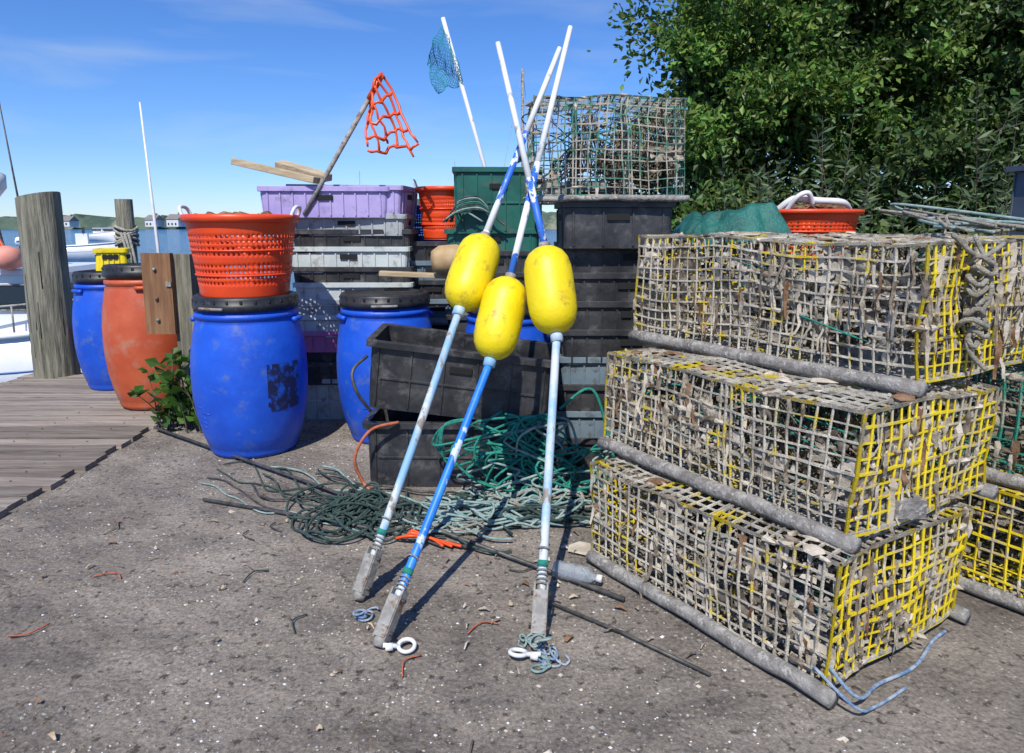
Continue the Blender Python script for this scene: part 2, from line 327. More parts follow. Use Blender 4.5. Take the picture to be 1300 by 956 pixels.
# ---------------------------------------------------------------- crates
def crate(x,y,z,w,d,h,mat,rz=0,rx=0,ry=0,name='fish_crate',ribs=.085,th=.01,lip=.018):
    mb=MB(); M=TR(x,y,z,rz,rx,ry); a,b=w/2,d/2; ta=.93
    c=.03
    L=[rrect(a*ta,b*ta,c,0),rrect(a*ta,b*ta,c,.004),rrect(a-lip,b-lip,c,h-.035),rrect(a,b,c,h-.033),rrect(a,b,c,h),rrect(a-lip-th+.002,b-lip-th+.002,c*.8,h),rrect(a*ta-th,b*ta-th,c*.8,th)]
    mb.loft(L,mat,M)
    def wallpt(fz):
        z=.01+fz*(h-.05); k=z/(h-.035); A=a*ta+(a-lip-a*ta)*k; B=b*ta+(b-lip-b*ta)*k
        return A,B,z
    def rib(side,u,z0,z1,wd,dp=.008):
        vs=[]
        for zf in(z0,z1):
            A,B,z=wallpt(zf)
            for du,dd in((-wd/2,-.002),(wd/2,-.002),(wd/2,dp),(-wd/2,dp)):
                if side==0: vs.append(V(u+du,-(B+dd),z))
                elif side==1: vs.append(V(u+du,(B+dd),z))
                elif side==2: vs.append(V(-(A+dd),u+du,z))
                else: vs.append(V((A+dd),u+du,z))
        mb.add(vs,[(0,1,2,3),(7,6,5,4),(0,4,5,1),(1,5,6,2),(2,6,7,3),(3,7,4,0)],mat,False,M)
    nn=max(3,int((w-.12)/ribs))
    for i in range(nn+1):
        u=-(w-.14)/2+(w-.14)*i/nn
        for sd in(0,1): rib(sd,u,.02,1,.010)
    nn=max(2,int((d-.12)/ribs))
    for i in range(nn+1):
        u=-(d-.14)/2+(d-.14)*i/nn
        for sd in(2,3):
            if abs(u)>.075: rib(sd,u,.02,1,.010)
    for sd in(0,1,2,3):
        wd=.12; A,B,zz=wallpt(.78)
        e=.0105 if sd<2 else .0015
        c0={0:(0,-B-e/2,zz),1:(0,B+e/2,zz),2:(-A-e/2,0,zz),3:(A+e/2,0,zz)}[sd]
        sz=(wd,e+.004,min(.035,h*.2)) if sd<2 else (e+.004,wd,min(.035,h*.2))
        mb.box(c0,sz,M_shade_crack,M)  # slightly proud black box, the shade of a handle hole painted on
    if h>.25:
        A,B,zz=wallpt(.5)
        for sg in(-1,1): mb.box((0,sg*(B+.003),zz),(w*ta-.1,.010,.012),mat,M)
    return mb.build(name,(x,y,z),bevel=.0015)
seq=[(M_grey,.26),(M_bcr,.125),(M_bcr,.115),(M_mag,.11),(M_lgrey,.115),(M_grey,.11),(M_lgrey,.12),(M_bcr,.11),(M_lgrey,.14),(M_bcr,.12),(M_grey,.105)]
z=0
for i,(m,p) in enumerate(seq):
    w=.86+R.uniform(-.02,.02)
    crate(-1.14+R.uniform(-.03,.03),5.26+R.uniform(-.015,.015),z,w,.56,p+.045,m,R.uniform(-.05,.05))
    z+=p
ztop=z
crate(-1.30,5.20,ztop+.02,.90,.56,.21,M_purp,.06)
crate(-1.14,5.27,ztop+.045+.0,.84,.55,.20,M_purp,-.10,0,.015)
mb=MB(); mb.box((0,0,0),(.62,.10,.045),M_lum,TR(-1.62,4.98,1.765,-.2,0,.22)); mb.build('lumber_board',(-1.6,5,1.75),bevel=.004)
mb=MB(); mb.box((0,0,0),(.45,.09,.05),M_lum,TR(-1.47,5.12,1.775,-.45,.2,.25)); mb.build('lumber_board.001',(-1.47,5.1,1.75),bevel=.004)
z=0
for i in range(9):
    m=[M_bcr,M_slate,M_bcr,M_bcr,M_grey,M_slate,M_bcr,M_slate,M_bcr][i]
    crate(-.56+R.uniform(-.02,.02),5.55,z,.46,.9,.18,m,R.uniform(-.04,.04)); z+=.138
z=0
for i in range(9):
    m=[M_bcr,M_bcr,M_slate,M_bcr,M_bcr,M_slate,M_bcr,M_bcr,M_green][i]
    crate(-.12+R.uniform(-.03,.03),5.12,z,.66,.5,.19,m,R.uniform(-.05,.05)); z+=.148
crate(-.10,5.08,z+.01,.62,.48,.44,M_green,.04)
z=0
for i in range(8):
    m=[M_bcr,M_slate,M_bcr,M_slate,M_bcr,M_bcr,M_bcr,M_bcr][i]
    crate(.66+R.uniform(-.03,.03),4.16+R.uniform(-.01,.01),z,.80,.56,.20,m,R.uniform(-.045,.045)); z+=.157
crate(.56,4.02,1.275,.62,.42,.25,M_bcr,.03,ribs=.2)
z=0
for i in range(6):
    crate(1.28,4.35,z,.42,.6,.25,M_bcr,R.uniform(-.05,.05)); crate(1.82,4.4,z,.62,.6,.25,M_bcr,R.uniform(-.05,.05)); z+=.19
crate(-.30,3.86,0,1.0,.44,.36,M_bcr,-.02,ribs=.16,lip=.03)
crate(-.29,3.87,.40,1.02,.44,.37,M_bcr,-.03,math.radians(4),math.radians(6.5),ribs=.16,lip=.03)
crate(-3.30,5.9,1.03,.26,.2,.18,M_yel,.3,name='yellow_tote')
crate(3.50,4.3,0,.72,.7,1.76,M_tote,.1,name='plastic_bin',ribs=.3,lip=.04)
mb=MB(); mb.lathe([(-.12,.02),(-.11,.07),(-.06,.10),(.06,.10),(.11,.07),(.12,.02)],M_tan,TR(-.42,4.75,1.17,.3,0,1.5),24); mb.build('foam_float',(-.42,4.75,1.17))
mb=MB(); mb.box((0,0,0),(.7,.12,.03),M_lum,TR(-.55,4.85,1.06,.1,0,.05)); mb.build('lumber_board.002',(-.55,4.85,1.06),bevel=.003)
mb=MB(); mb.box((-2.29,4.98,.6),(.13,.12,1.2),M_post); mb.box((-2.44,4.90,.93),(.20,.05,.56),M_brown); mb.box((-2.36,4.87,1.0),(.035,.012,.035),M_steel)
for zz in(.75,.9,1.1): mb.tube([(-2.45,4.86,zz),(-2.45,4.88,zz)],.012,M_steel,8)
mb.build('wooden_post',(-2.3,4.95,0))
# ---------------------------------------------------------------- tarp
mb=MB(); NX,NY=30,20; vs=[]
for j in range(NY+1):
    for i in range(NX+1):
        u=i/NX; v=j/NY; x=.98+.62*u; y=4.0+.6*v
        e=min(u,1-u,v,1-v)*6; h=1.30+.24*min(1,e)*(.7+.6*noise.noise(V(x*4,y*4,1)))+.07*noise.noise(V(x*13,y*13,3))
        vs.append((x,y-.05*(1-min(1,e)),h))
mb.add(vs,[(j*(NX+1)+i,j*(NX+1)+i+1,(j+1)*(NX+1)+i+1,(j+1)*(NX+1)+i) for j in range(NY) for i in range(NX)],M_tarp,True)
mb.build('green_tarp',(1.3,4.3,1.3),sub=1)
# ---------------------------------------------------------------- lobster traps
def ribbon(mb,p,L,w,mat,down=True):
    p=Vector(p); a=R.uniform(0,6.3); side=V(math.cos(a),math.sin(a),0); n=6; vs=[]
    sd=R.uniform(0,99)
    for i in range(n+1):
        t=i/n; q=p+V(0,0,-L*t)+.25*L*noise.noise_vector(V(sd,t*2.2,0))*t
        s=(side+.9*noise.noise_vector(V(sd,t*3,5))).normalized()*w*(.5+.8*abs(noise.noise(V(sd,t*5,2)))+.3)*(1-.5*t)
        vs+= [q-s/2,q+s/2]
    mb.add(vs,[(2*i,2*i+1,2*i+3,2*i+2) for i in range(n)],mat,True)
def trap(name,N,e1,L,W,z0,H,mL,mE,cell=.047,r=.0042,seed=0,weed=60,crud=420,net=True,wob=.014,runner=True,part=(.42,),rr0=.027):
    mb=MB(); N=V(N[0],N[1],0); e1=V(e1[0],e1[1],0).normalized(); e2=V(-e1.y,e1.x,0)
    def P(a,b,c):
        p=N-e1*a+e2*b+V(0,0,z0+c)
        d=noise.noise_vector(p*2.3+V(seed*7.1,0,0))*wob*1.6+noise.noise_vector(p*7+V(0,seed*3.3,0))*wob*.75
        if c<.01: d.z*=.2
        return p+d
    na=max(3,round(L/cell)); nb=max(3,round(W/cell)); nc=max(3,round(H/cell))
    def wire(f,n,mat,rr): mb.tube([f(i/n) for i in range(n+1)],[rr*(1+.45*noise.noise(V(i*1.7,rr*9e3,seed))) for i in range(n+1)],mat,4,smooth=False,cap=False)
    def face(fn,n1,n2,mat,skip=0):
        s1=max(4,n1//2); s2=max(3,n2//2)
        for j in range(n2+1):
            rr=r*(1.5 if j in(0,n2) else R.uniform(.8,1.35)); wire(lambda t:fn(t,j/n2),s1,mat,rr)
        for i in range(n1+1):
            rr=r*(1.5 if i in(0,n1) else R.uniform(.8,1.35)); wire(lambda t:fn(i/n1,t)+V(0,0,0),s2,mat,rr)
        for _ in range(int(crud*n1*n2/600)):
            if R.random()<.5: u=R.random(); v=R.randint(0,n2)/n2; ax=(fn(1,v)-fn(0,v)).normalized()
            else: u=R.randint(0,n1)/n1; v=R.random(); ax=(fn(u,1)-fn(u,0)).normalized()
            q=fn(u,v); g=noise.noise(q*5+V(seed,0,0))
            if g>-.10: mb.blob(q,R.uniform(.004,.009)*(1+1.4*max(0,g)),R.choice([M_crud,M_crud,M_weedC,M_net,M_crud]),(1,1,1),ax=ax)
    face(lambda u,v:P(L*u,0,H*v),na,nc,mL); face(lambda u,v:P(L*u,W,H*v),na,nc,mL)
    face(lambda u,v:P(0,W*u,H*v),nb,nc,mE); face(lambda u,v:P(L,W*u,H*v),nb,nc,mE)
    face(lambda u,v:P(L*u,W*v,H),na,nb,mL); face(lambda u,v:P(L*u,W*v,.004),na,nb,mL)
    for q in part: face(lambda u,v:P(L*q,W*u,H*v),nb,nc,mL)
    if runner:
        for b in(-.012,W+.012):
            mb.tube([N-e1*(L*t-.02)+e2*b+V(0,0,z0-.012+.010*noise.noise(V(t*5,seed,b))) for t in [i/16*1.02-.01 for i in range(17)]],[rr0*(1+.22*noise.noise(V(i*.9,seed,b*9))) for i in range(17)],M_run,10)
    if net:
        for k in range(6):
            a0=L*R.uniform(.08,.85); a1=a0+R.uniform(-.2,.2); n1,n2=16,12; sd=R.uniform(0,90)
            G=[[None]*(n2+1) for _ in range(n1+1)]
            for i in range(n1+1):
                for j in range(n2+1):
                    u=i/n1;v=j/n2
                    pinch=1-.65*math.sin(math.pi*.5*u)
                    a=a0+(a1-a0)*v+.22*L*u*(1 if k%2 else -1); a=min(max(a,.02),L-.02)
                    b=W*(.5+(v-.5)*.9*pinch); c=H*(.1+.8*abs(((v*2+k*.3)%2)-1))*pinch+.1*H
                    G[i][j]=P(a,b,min(c,H*.97))+noise.noise_vector(V(u*4+sd,v*4,k))*.05
            for i in range(n1+1): mb.tube(G[i],.0034,M_net,3,cap=False)
            for j in range(n2+1): mb.tube([G[i][j] for i in range(n1+1)],.0034,M_net,3,cap=False)
        for k in range(5):
            c=P(L*R.random(),W*R.uniform(.2,.8),.04); mb.box(c,(.2,.1,.06),M_run,None)
        for k in range(10):
            p=[P(L*R.random(),W*R.random(),H*R.random()) for _ in range(5)]
            mb.tube(spl(p,6),.0038,R.choice([M_net,M_dgr,M_crud,M_teal]),4)
    for k in range(int(weed*1.5)):
        u=R.random(); f=R.random()
        if f<.4: p=P(L*u,-.005,H*R.uniform(.3,1))
        elif f<.8: p=P(-.005,W*u,H*R.uniform(.3,1))
        else: p=P(L*u,W*R.random(),H+.005)
        if noise.noise(p*3+V(0,seed*2,0))<-.1 and f<.8: continue
        ribbon(mb,p,R.uniform(.05,.20),R.uniform(.005,.028),R.choice([M_weedB,M_crud,M_crud,M_net,M_weedC]))
        if f>=.8: mb.blob(p,R.uniform(.010,.028),R.choice([M_weedB,M_crud,M_weedC]),(1.8,1.8,.35))
    for k in range(int(weed*.65)):
        f=R.random(); u0=R.random()
        c0=H*R.uniform(.0,.7); wd=R.uniform(.08,.24); hh=R.uniform(.06,.22)
        n1=10;vs=[]; sd=R.uniform(0,50)
        for j in range(n1+1):
            for i in range(n1+1):
                t=i/n1-.5; s_=j/n1
                if f<.55: q=P(min(max(L*u0+wd*t,0),L),.006,min(c0+hh*s_,H))
                else: q=P(.006,min(max(W*u0+wd*t,0),W),min(c0+hh*s_,H))
                vs.append(q+noise.noise_vector(q*30)*.016)
        fs=[(j*(n1+1)+i,j*(n1+1)+i+1,(j+1)*(n1+1)+i+1,(j+1)*(n1+1)+i) for j in range(n1) for i in range(n1) if noise.noise(vs[j*(n1+1)+i]*38+V(sd,0,0))>-.02+1.0*(((i/n1-.5)**2+(j/n1-.5)**2))]
        mb.add(vs,fs,R.choice([M_crud,M_net,M_crud,M_weedC]),True)
    return mb.build(name,(N.x,N.y,z0))
trap('lobster_trap',(.93,1.90),(.552,-.834),1.08,.78,.045,.385,M_wireL,M_wireE,seed=1,weed=70)
trap('lobster_trap.001',(1.01,2.00),(.521,-.854),1.17,.79,.475,.375,M_wireL,M_wireE,seed=2,weed=90)
trap('lobster_trap.002',(1.28,2.20),(.541,-.841),1.31,.86,.90,.45,M_wireL,M_wireE,seed=3,weed=140,wob=.018)
trap('lobster_trap.003',(1.93,2.30),(.552,-.834),1.15,.78,.045,.385,M_wireE,M_wireE,seed=4,weed=30)
trap('lobster_trap.004',(1.99,2.33),(.552,-.834),1.15,.78,.475,.375,M_wireG,M_wireG,seed=5,weed=30)
trap('lobster_trap.005',(.90,3.80),(1,.02),.79,.50,1.55,.50,M_wireM,M_wireM,cell=.044,r=.0036,seed=6,weed=16,crud=200,wob=.020,part=(.35,.7),rr0=.016)
trap('lobster_trap.006',(1.55,3.30),(.541,-.841),.9,.8,.045,.40,M_wireL,M_wireM,seed=8,weed=10,crud=60,runner=True)
mb=MB()
base=V(1.50,2.325,0); o2=V(.541,-.841,0)
for k in range(9):
    z=1.29-.034*k; rr=.024+.010*math.sin(k*1.3)+ (.010 if k%3==0 else 0)
    c=base+o2*.03+V(.012*math.sin(k*2),0,z)
    mb.tube([c+V(math.cos(t)*rr,math.sin(t)*rr*.8,.014*math.sin(t*2+k)) for t in [i*.6 for i in range(11)]],.009,M_cream,7)
mb.tube(spl([base+V(0,0,1.37),base+o2*.04+V(.03,0,1.2),base+o2*.03+V(-.02,0,1.02),base+o2*.05+V(.03,0,.93)]),.008,M_cream,7)
mb.tube(spl([base+V(-.1,-.05,1.37),base+o2*.04+V(-.02,0,1.3),base+o2*.03+V(.10,.05,1.34)]),.008,M_cream,7)
mb.build('knotted_rope',(1.50,2.33,1.2))
mb=MB()
for k in range(9):
    P0=[V(1.62+.12*k*R.random(),2.75,1.37),V(1.80,2.95+.06*k,1.39+.012*k),V(2.05,3.1+.05*k,1.41),V(2.2,2.9+.1*k,1.38),V(1.95,2.75,1.37)]
    mb.tube(spl([p+V(R.uniform(-.08,.08),R.uniform(-.08,.08),R.uniform(0,.03)) for p in P0]),.007,R.choice([M_pale,M_cream,M_cream]),6)
mb.build('coiled_rope',(2.1,3,1.37))
mb=MB()
mb.tube(spl([(.93,1.93,.12),(1.0,1.86,.05),(1.12,1.97,.015),(1.28,2.06,.012),(1.42,2.20,.012),(1.50,2.26,.012)]),.006,M_brope,7)
mb.tube(spl([(.90,1.93,.10),(.98,1.83,.04),(1.06,1.87,.012),(1.2,1.96,.010)]),.005,M_brope,7)
mb.build('blue_line',(1,1.9,.1))
# ---------------------------------------------------------------- buoy poles
def flyer(name,pts,ups,bmat,blen,br,mlow,mup,mtop):
    f,b0,b1,t=[Vector(p) for p in pts]; mb=MB()
    mb.tube(spl([f,f.lerp(b0,.5)+V(0,.005,-.01),b0],8),.0165,mlow,12)
    mb.tube([b0,b1],.016,mup,12)
    mid=b1.lerp(t,ups)
    mb.tube([b1,b1.lerp(mid,.5),mid],.0155,mup,12); mb.tube([mid,mid.lerp(t,.5),t],[.0148,.0135,.012],mtop,12)
    d=(b1-b0).normalized(); c=(b0+b1)/2; h=blen/2
    prof=[(-1,.16),(-.985,.28),(-.94,.48),(-.84,.72),(-.70,.88),(-.5,.98),(-.2,1.01),(0,1.0),(.25,1.01),(.5,.99),(.70,.90),(.84,.74),(.94,.50),(.985,.28),(1,.16)]
    mb.lathe([(z*h,q*br) for z,q in prof],bmat,axisM(c,d),40)
    mb.lathe([(-.022,.02),(-.02,.026),(.02,.026),(.022,.02)],M_ppale,axisM(c-d*(h+.012),d),16)
    mb.lathe([(-.012,.02),(-.01,.024),(.01,.024),(.012,.02)],M_steel,axisM(c+d*(h+.008),d),16)
    dd=(b0-f).normalized(); M=axisM(f+dd*.11,dd)
    for sx in(-1,1): mb.box((sx*.022,0,0),(.006,.040,.17),M_steel,M)
    mb.box((0,.022,-.01),(.045,.006,.14),M_steel,M)
    for zz in(-.06,.05): mb.tube([M@V(-.036,0,zz),M@V(.036,0,zz)],.007,M_rod,8)
    mb.lathe([(-.02,.020),(0,.024),(.03,.022)],M_steel,axisM(f+dd*.02,dd),16)
    mb.lathe([(-.01,.0195),(.01,.0195)],M_teal,axisM(f+dd*.26,dd),16)
    for q in(.19,.205,.22,.235,.31): mb.tube([axisM(f+dd*q,dd)@V(.019*math.cos(t_),.019*math.sin(t_),.004*math.sin(t_)) for t_ in [i*.52 for i in range(13)]],.003,M_cream,5)
    return mb.build(name,f)
flyer('buoy_pole',[(-.578,2.47,.01),(-.232,3.00,1.02),(-.115,3.24,1.37),(.235,3.68,2.26)],.52,M_yel,.375,.098,M_ppale,M_pbw,M_pw)
flyer('buoy_pole.001',[(-.447,2.17,.01),(-.093,2.89,.835),(-.005,3.05,1.19),(.284,3.65,2.35)],.42,M_yel,.365,.096,M_pb,M_pbw,M_pw)
flyer('buoy_pole.002',[(.088,2.19,.01),(.180,2.82,.955),(.135,2.98,1.32),(-.066,3.5,2.24)],.30,M_yel,.375,.100,M_ppale,M_pbw,M_pw)
def ring(name,x,y,z,r,a):
    mb=MB(); M=TR(x,y,z,a,.25)
    mb.tube([M@V(r*math.cos(t),r*math.sin(t),0) for t in [i*2*math.pi/20 for i in range(20)]],.007,M_white,8,closed=True)
    mb.tube([M@V(-r,0,0),M@V(-r-.05,0,.01)],.008,M_white,8); mb.lathe([(-.012,.013),(.012,.013)],M_white,M@TR(-r-.03,0,0,0,0,1.57),10)
    return mb.build(name,(x,y,z))
ring('plastic_swivel',-.35,2.16,.022,.027,.15); ring('plastic_swivel.001',.02,2.12,.022,.027,2.8)
def tangle(name,cx,cy,rx,ry,z,n,mat,rad,loops=2,zv=.05,seed=0,L=None):
    mb=MB(); rr=random.Random(seed)
    for k in range(n):
        p=[]; a=rr.uniform(0,6.3); x0=cx+rr.uniform(-.6,.6)*rx; y0=cy+rr.uniform(-.6,.6)*ry; q=rr.uniform(.22,.62)
        m=int(10*loops)
        for i in range(m):
            t=i/10*6.28; q2=q*(1+.35*math.sin(t*.37+a))
            x=x0+rx*q2*math.cos(t+a)+.25*rx*math.sin(i*.31+k); y=y0+ry*q2*math.sin(t+a)+.2*ry*math.cos(i*.27+k)
            p.append(V(x,y,z+rad+abs(noise.noise(V(x*5,y*5,k*.7)))*zv*1.6))
        mb.tube(spl(p,4),rad,mat if not isinstance(mat,list) else mat[k%len(mat)],6)
    return mb.build(name,(cx,cy,z))
tangle('blue_rope_end',.12,2.10,.05,.05,0,6,[M_brope,M_pale],.004,1.6,.06,3)
tangle('blue_rope_end.001',-.52,2.35,.05,.05,0,3,M_brope,.004,1.3,.03,4)
tangle('blue_rope_end.002',.06,2.20,.05,.05,0,4,M_pale,.004,1.3,.05,5)
tangle('rope_pile',0,3.33,.44,.24,0,19,[M_pale,M_pale,M_dgr,M_pale,M_cream],.006,3,.08,11)
tangle('rope_pile.001',-.72,3.32,.25,.32,0,13,M_dgr,.006,2.6,.06,12)
tangle('rope_pile.002',-.28,3.15,.24,.14,0,7,[M_pale,M_cream,M_dgr],.0055,2,.03,16)
mb=MB(); rr=random.Random(5)
for k in range(21):
    x0=rr.uniform(-.15,.42); p=[]
    w=rr.uniform(.05,.17); top=rr.uniform(.15,.46)
    for i in range(14):
        t=i/13*6.28*1.4
        p.append(V(x0+w*math.cos(t+k)+.02*i*rr.uniform(-1,1),3.53+.06*math.sin(t*1.3+k)-.004*k,max(.012,top*.55+top*.48*math.sin(t+.4*k))))
    mb.tube(spl(p,4),.0065,M_teal if k%4 else M_pale,6)
for k in range(4):
    mb.tube(spl([(.1+.05*k,3.55,.42),(.0-.1*k,3.5,.30),(-.32-.03*k,3.55,.16+.04*k),(-.35,3.52,.38),(-.2,3.6,.40)]),.006,M_teal,6)
mb.tube(spl([(.25,3.6,.45),(.42,3.62,.55),(.52,3.6,.25),(.55,3.55,.05),(.40,3.4,.02),(.2,3.3,.01)]),.008,M_teal,6)
mb.build('teal_rope',(.15,3.55,.2))
mb=MB()
mb.tube(spl([(-.76,3.66,.72),(-.82,3.58,.66),(-.80,3.55,.56),(-.74,3.6,.44)]),.009,M_rod,6)
mb.tube(spl([(-.60,3.63,.37),(-.74,3.58,.34),(-.82,3.55,.2),(-.78,3.56,.06),(-.70,3.5,.012)]),.009,M_orr,6)
mb.build('tote_handle_rope',(-.8,3.6,.4))
mb=MB()
for k in range(12):
    p=[]; y0=4.0-.035*k
    for i in range(12):
        t=i/11; x=-1.70+.30*(k%3)+1.1*t; yy=y0-.75*t+.13*noise.noise(V(t*4,k*3.1,0))*2
        if (x+1.64)**2+(yy-4.36)**2<.30**2: yy=4.04-.01*k
        p.append(V(x,yy,.010+.008*(k%3)))
    mb.tube(spl(p,4),.0045+.001*(k%3),[M_dgr,M_pale,M_rod,M_dgr][k%4],5)
mb.build('loose_line',(-1.5,3.8,0))
def rod(name,a,b,r): m=MB(); m.tube([a,Vector(a).lerp(Vector(b),.5)+V(0,.01,.004),b],r,M_rod,8); m.build(name,a)
rod('steel_rod',(-1.58,3.45,.014),(-.18,2.90,.014),.009)
rod('steel_rod.001',(-2.45,4.70,.03),(.42,2.46,.02),.009)
rod('steel_rod.002',(.14,2.45,.012),(.62,2.02,.012),.006)
def glassmat():
    m=bpy.data.materials.new('clear_plastic'); m.use_nodes=True; b=m.node_tree.nodes['Principled BSDF']
    b.inputs['Base Color'].default_value=(.85,.92,.95,1); b.inputs['Transmission Weight'].default_value=.8; b.inputs['Roughness'].default_value=.12; b.inputs['IOR'].default_value=1.15
    return m
mb=MB(); M=TR(.17,2.66,.04,-.45,0,math.pi/2)
mb.lathe([(0,.015),(.003,.032),(.02,.036),(.05,.034),(.06,.036),(.09,.034),(.12,.036),(.145,.030),(.165,.014),(.185,.013)],glassmat(),M,24)
mb.lathe([(.180,.015),(.200,.015)],M_white,M,16)
mb.build('plastic_bottle',(.17,2.66,.04))
mb=MB()
for k in range(3): mb.tube(spl([(-.52+.05*k,2.98,.02),(-.45,2.94+.03*k,.05),(-.36,2.96,.03),(-.30+.04*k,2.90,.02)]),.007,M_orng,5)
mb.build('orange_scrap',(-.45,2.95,0))
mb=MB(); rr=random.Random(9)
for k in range(8500):
    y=1.45+3.6*rr.random()**1.4; x=rr.uniform(-2.45,1.3)*min(1,.55+.15*y)
    if noise.noise(V(x*1.6,y*1.6,4))<-.15 and rr.random()<.8: continue
    s=rr.choice([.0016,.002,.0026,.0035,.0045,.006])*rr.uniform(.7,1.4)
    if rr.random()<.015: s*=2.6
    mt=rr.choice([M_weedC,M_crud,M_run,M_steel,M_run,M_net,M_net])
    if s<.006 and rr.random()<.18: mt=M_white
    o=[]
    for q in ((1,0,0),(.3,1,0),(-1,.2,0),(0,-1,0)): o.append(V(x+q[0]*s*rr.uniform(.5,1.5),y+q[1]*s*rr.uniform(.5,1.5),.001))
    o.append(V(x+s*rr.uniform(-.4,.4),y,s*.8+.001)); mb.add(o,[(0,1,4),(1,2,4),(2,3,4),(3,0,4)],mt)
mb.build('gravel')
mb=MB()
for k in range(110):
    x=R.uniform(-2.3,.8); y=R.uniform(1.6,3.5); 
    if R.random()<.5: x=R.uniform(-.3,.9); y=R.uniform(2.2,3.1)
    ribp=V(x,y,.012); a=R.uniform(0,6.3); w=R.uniform(.004,.016); L=R.uniform(.012,.055)
    u=V(math.cos(a),math.sin(a),0);s=V(-u.y,u.x,0)
    mb.add([ribp-s*w/2,ribp+s*w/2,ribp+u*L/2+s*w/2+V(0,0,.012),ribp+u*L/2-s*w/2+V(0,0,.006),ribp+u*L+s*w*.3,ribp+u*L-s*w*.2],[(0,1,2,3),(3,2,4,5)],R.choice([M_weedB,M_weedC,M_net,M_lum,M_crud]),True)
for k in range(12):
    x=R.uniform(-2.1,.5);y=R.uniform(2.0,3.2); a=R.uniform(0,6.3)
    mb.tube(spl([(x,y,.008),(x+.06*math.cos(a),y+.06*math.sin(a),.012),(x+.12*math.cos(a+.6),y+.12*math.sin(a+.6),.008)],4),.003,R.choice([M_rod,M_net,M_dgr,M_orr]),4)
q=[(.24,2.87),(.33,2.82),(.40,2.86),(.38,2.93),(.30,2.97),(.25,2.93)]
mb.add([(a,b,.010+.012*abs(noise.noise(V(a*30,b*30,0)))) for a,b in q],[tuple(range(6))],M_weedC)
mb.build('litter')
# ---------------------------------------------------------------- flags
def strip_net(mb,A,B,C,D,nu,nv,r,mat,wave=.04,diag=False,seed=0,rag=0):
    A,B,C,D=[Vector(p) for p in(A,B,C,D)]
    def P(u,v):
        p=A.lerp(B,u).lerp(D.lerp(C,u),v); return p+V(.2*wave*math.sin(v*7+u*5+seed)+.35*wave*noise.noise(V(u*6,v*5,seed)),wave*math.sin(u*6+v*4+seed),.25*wave*math.sin(u*9+v*3)+.5*wave*noise.noise(V(u*5,v*6,seed+4)))
    if not diag:
        for i in range(nu+1):
            vm=1+rag*R.uniform(-1,1); mb.tube([P(i/nu,vm*t/12) for t in range(13)],[r*(1+.35*math.sin(t*3.1)) for t in range(13)],mat,4)
        for j in range(nv+1): mb.tube([P(t/12,j/nv+.02*math.sin(t*2)) for t in range(13)],r*1.15,mat,4)
    else:
        for k in range(-nv,nu+1):
            for sg in(0,1):
                p=[]
                for t in range(0,41):
                    v=t/40; u=(k+v*nv)/nu
                    if sg: u=1-u
                    if -1e-6<=u<=1+1e-6: p.append(P(u,v))
                if len(p)>1: mb.tube(p,r,mat,4 if r>.003 else 3)
        mb.tube([P(t/12,0) for t in range(13)],r*1.3,mat,4); mb.tube([P(t/12,1) for t in range(13)],r*1.3,mat,4)
        mb.tube([P(0,t/12) for t in range(13)],r*1.3,mat,4); mb.tube([P(1,t/12) for t in range(13)],r*1.3,mat,4)
mb=MB()
mb.tube([(-1.42,4.93,1.47),(-1.3,4.92,1.666),(-.86,4.9,2.37)],.016,M_steel,10)
mb.tube([(-.95,4.9,2.225),(-.855,4.9,2.38)],.019,M_orng,10)
strip_net(mb,(-.955,4.88,2.215),(-.855,4.88,2.375),(-.61,4.84,1.92),(-.955,4.84,1.88),5,4,.0100,M_orng,.05,False,1,.14)
mb.build('orange_net_flag',(-1.3,4.9,1.5))
mb=MB()
mb.tube([(-.12,5.0,1.35),(-.19,5.0,1.80),(-.46,5.0,2.76)],.014,M_pw,10)
strip_net(mb,(-.452,4.99,2.735),(-.577,4.97,2.46),(-.498,4.96,2.27),(-.335,4.99,2.35),14,14,.0020,M_tealnet,.05,True,2)
mb.build('teal_net_flag',(-.2,5,1.4))
mb=MB()
for k in range(8):
    mb.tube(spl([(-.46+.05*k*R.random(),4.80,1.42),(-.36,4.76,1.48+.01*k),(-.22,4.78,1.50+.012*k),(-.12,4.78,1.46),(-.05,4.80,1.40)]),.007,R.choice([M_teal,M_dgr,M_pale]),5)
for k in range(4): mb.tube(spl([(.0,4.9,1.80),(.05+.03*k,4.84,1.86),(.13,4.82,1.84),(.16,4.81,1.6-.05*k),(.15,4.81,1.45)]),.009,M_teal,6)
mb.build('green_rope',(-.3,4.8,1.45))
mb=MB(); mb.tube([(-3.42,7.0,-.3),(-3.47,7.0,1.25),(-3.53,7.0,2.55)],[.02,.016,.008],M_white,8); mb.build('whip_antenna',(-3.42,7,0))
mb=MB(); mb.tube(spl([(-4.02,6.5,.45),(-3.9,6.45,.32),(-3.75,6.5,.2),(-3.6,6.6,.22),(-3.5,6.9,.1)]),.02,M_orng,8); mb.build('orange_hose',(-3.9,6.5,.3))
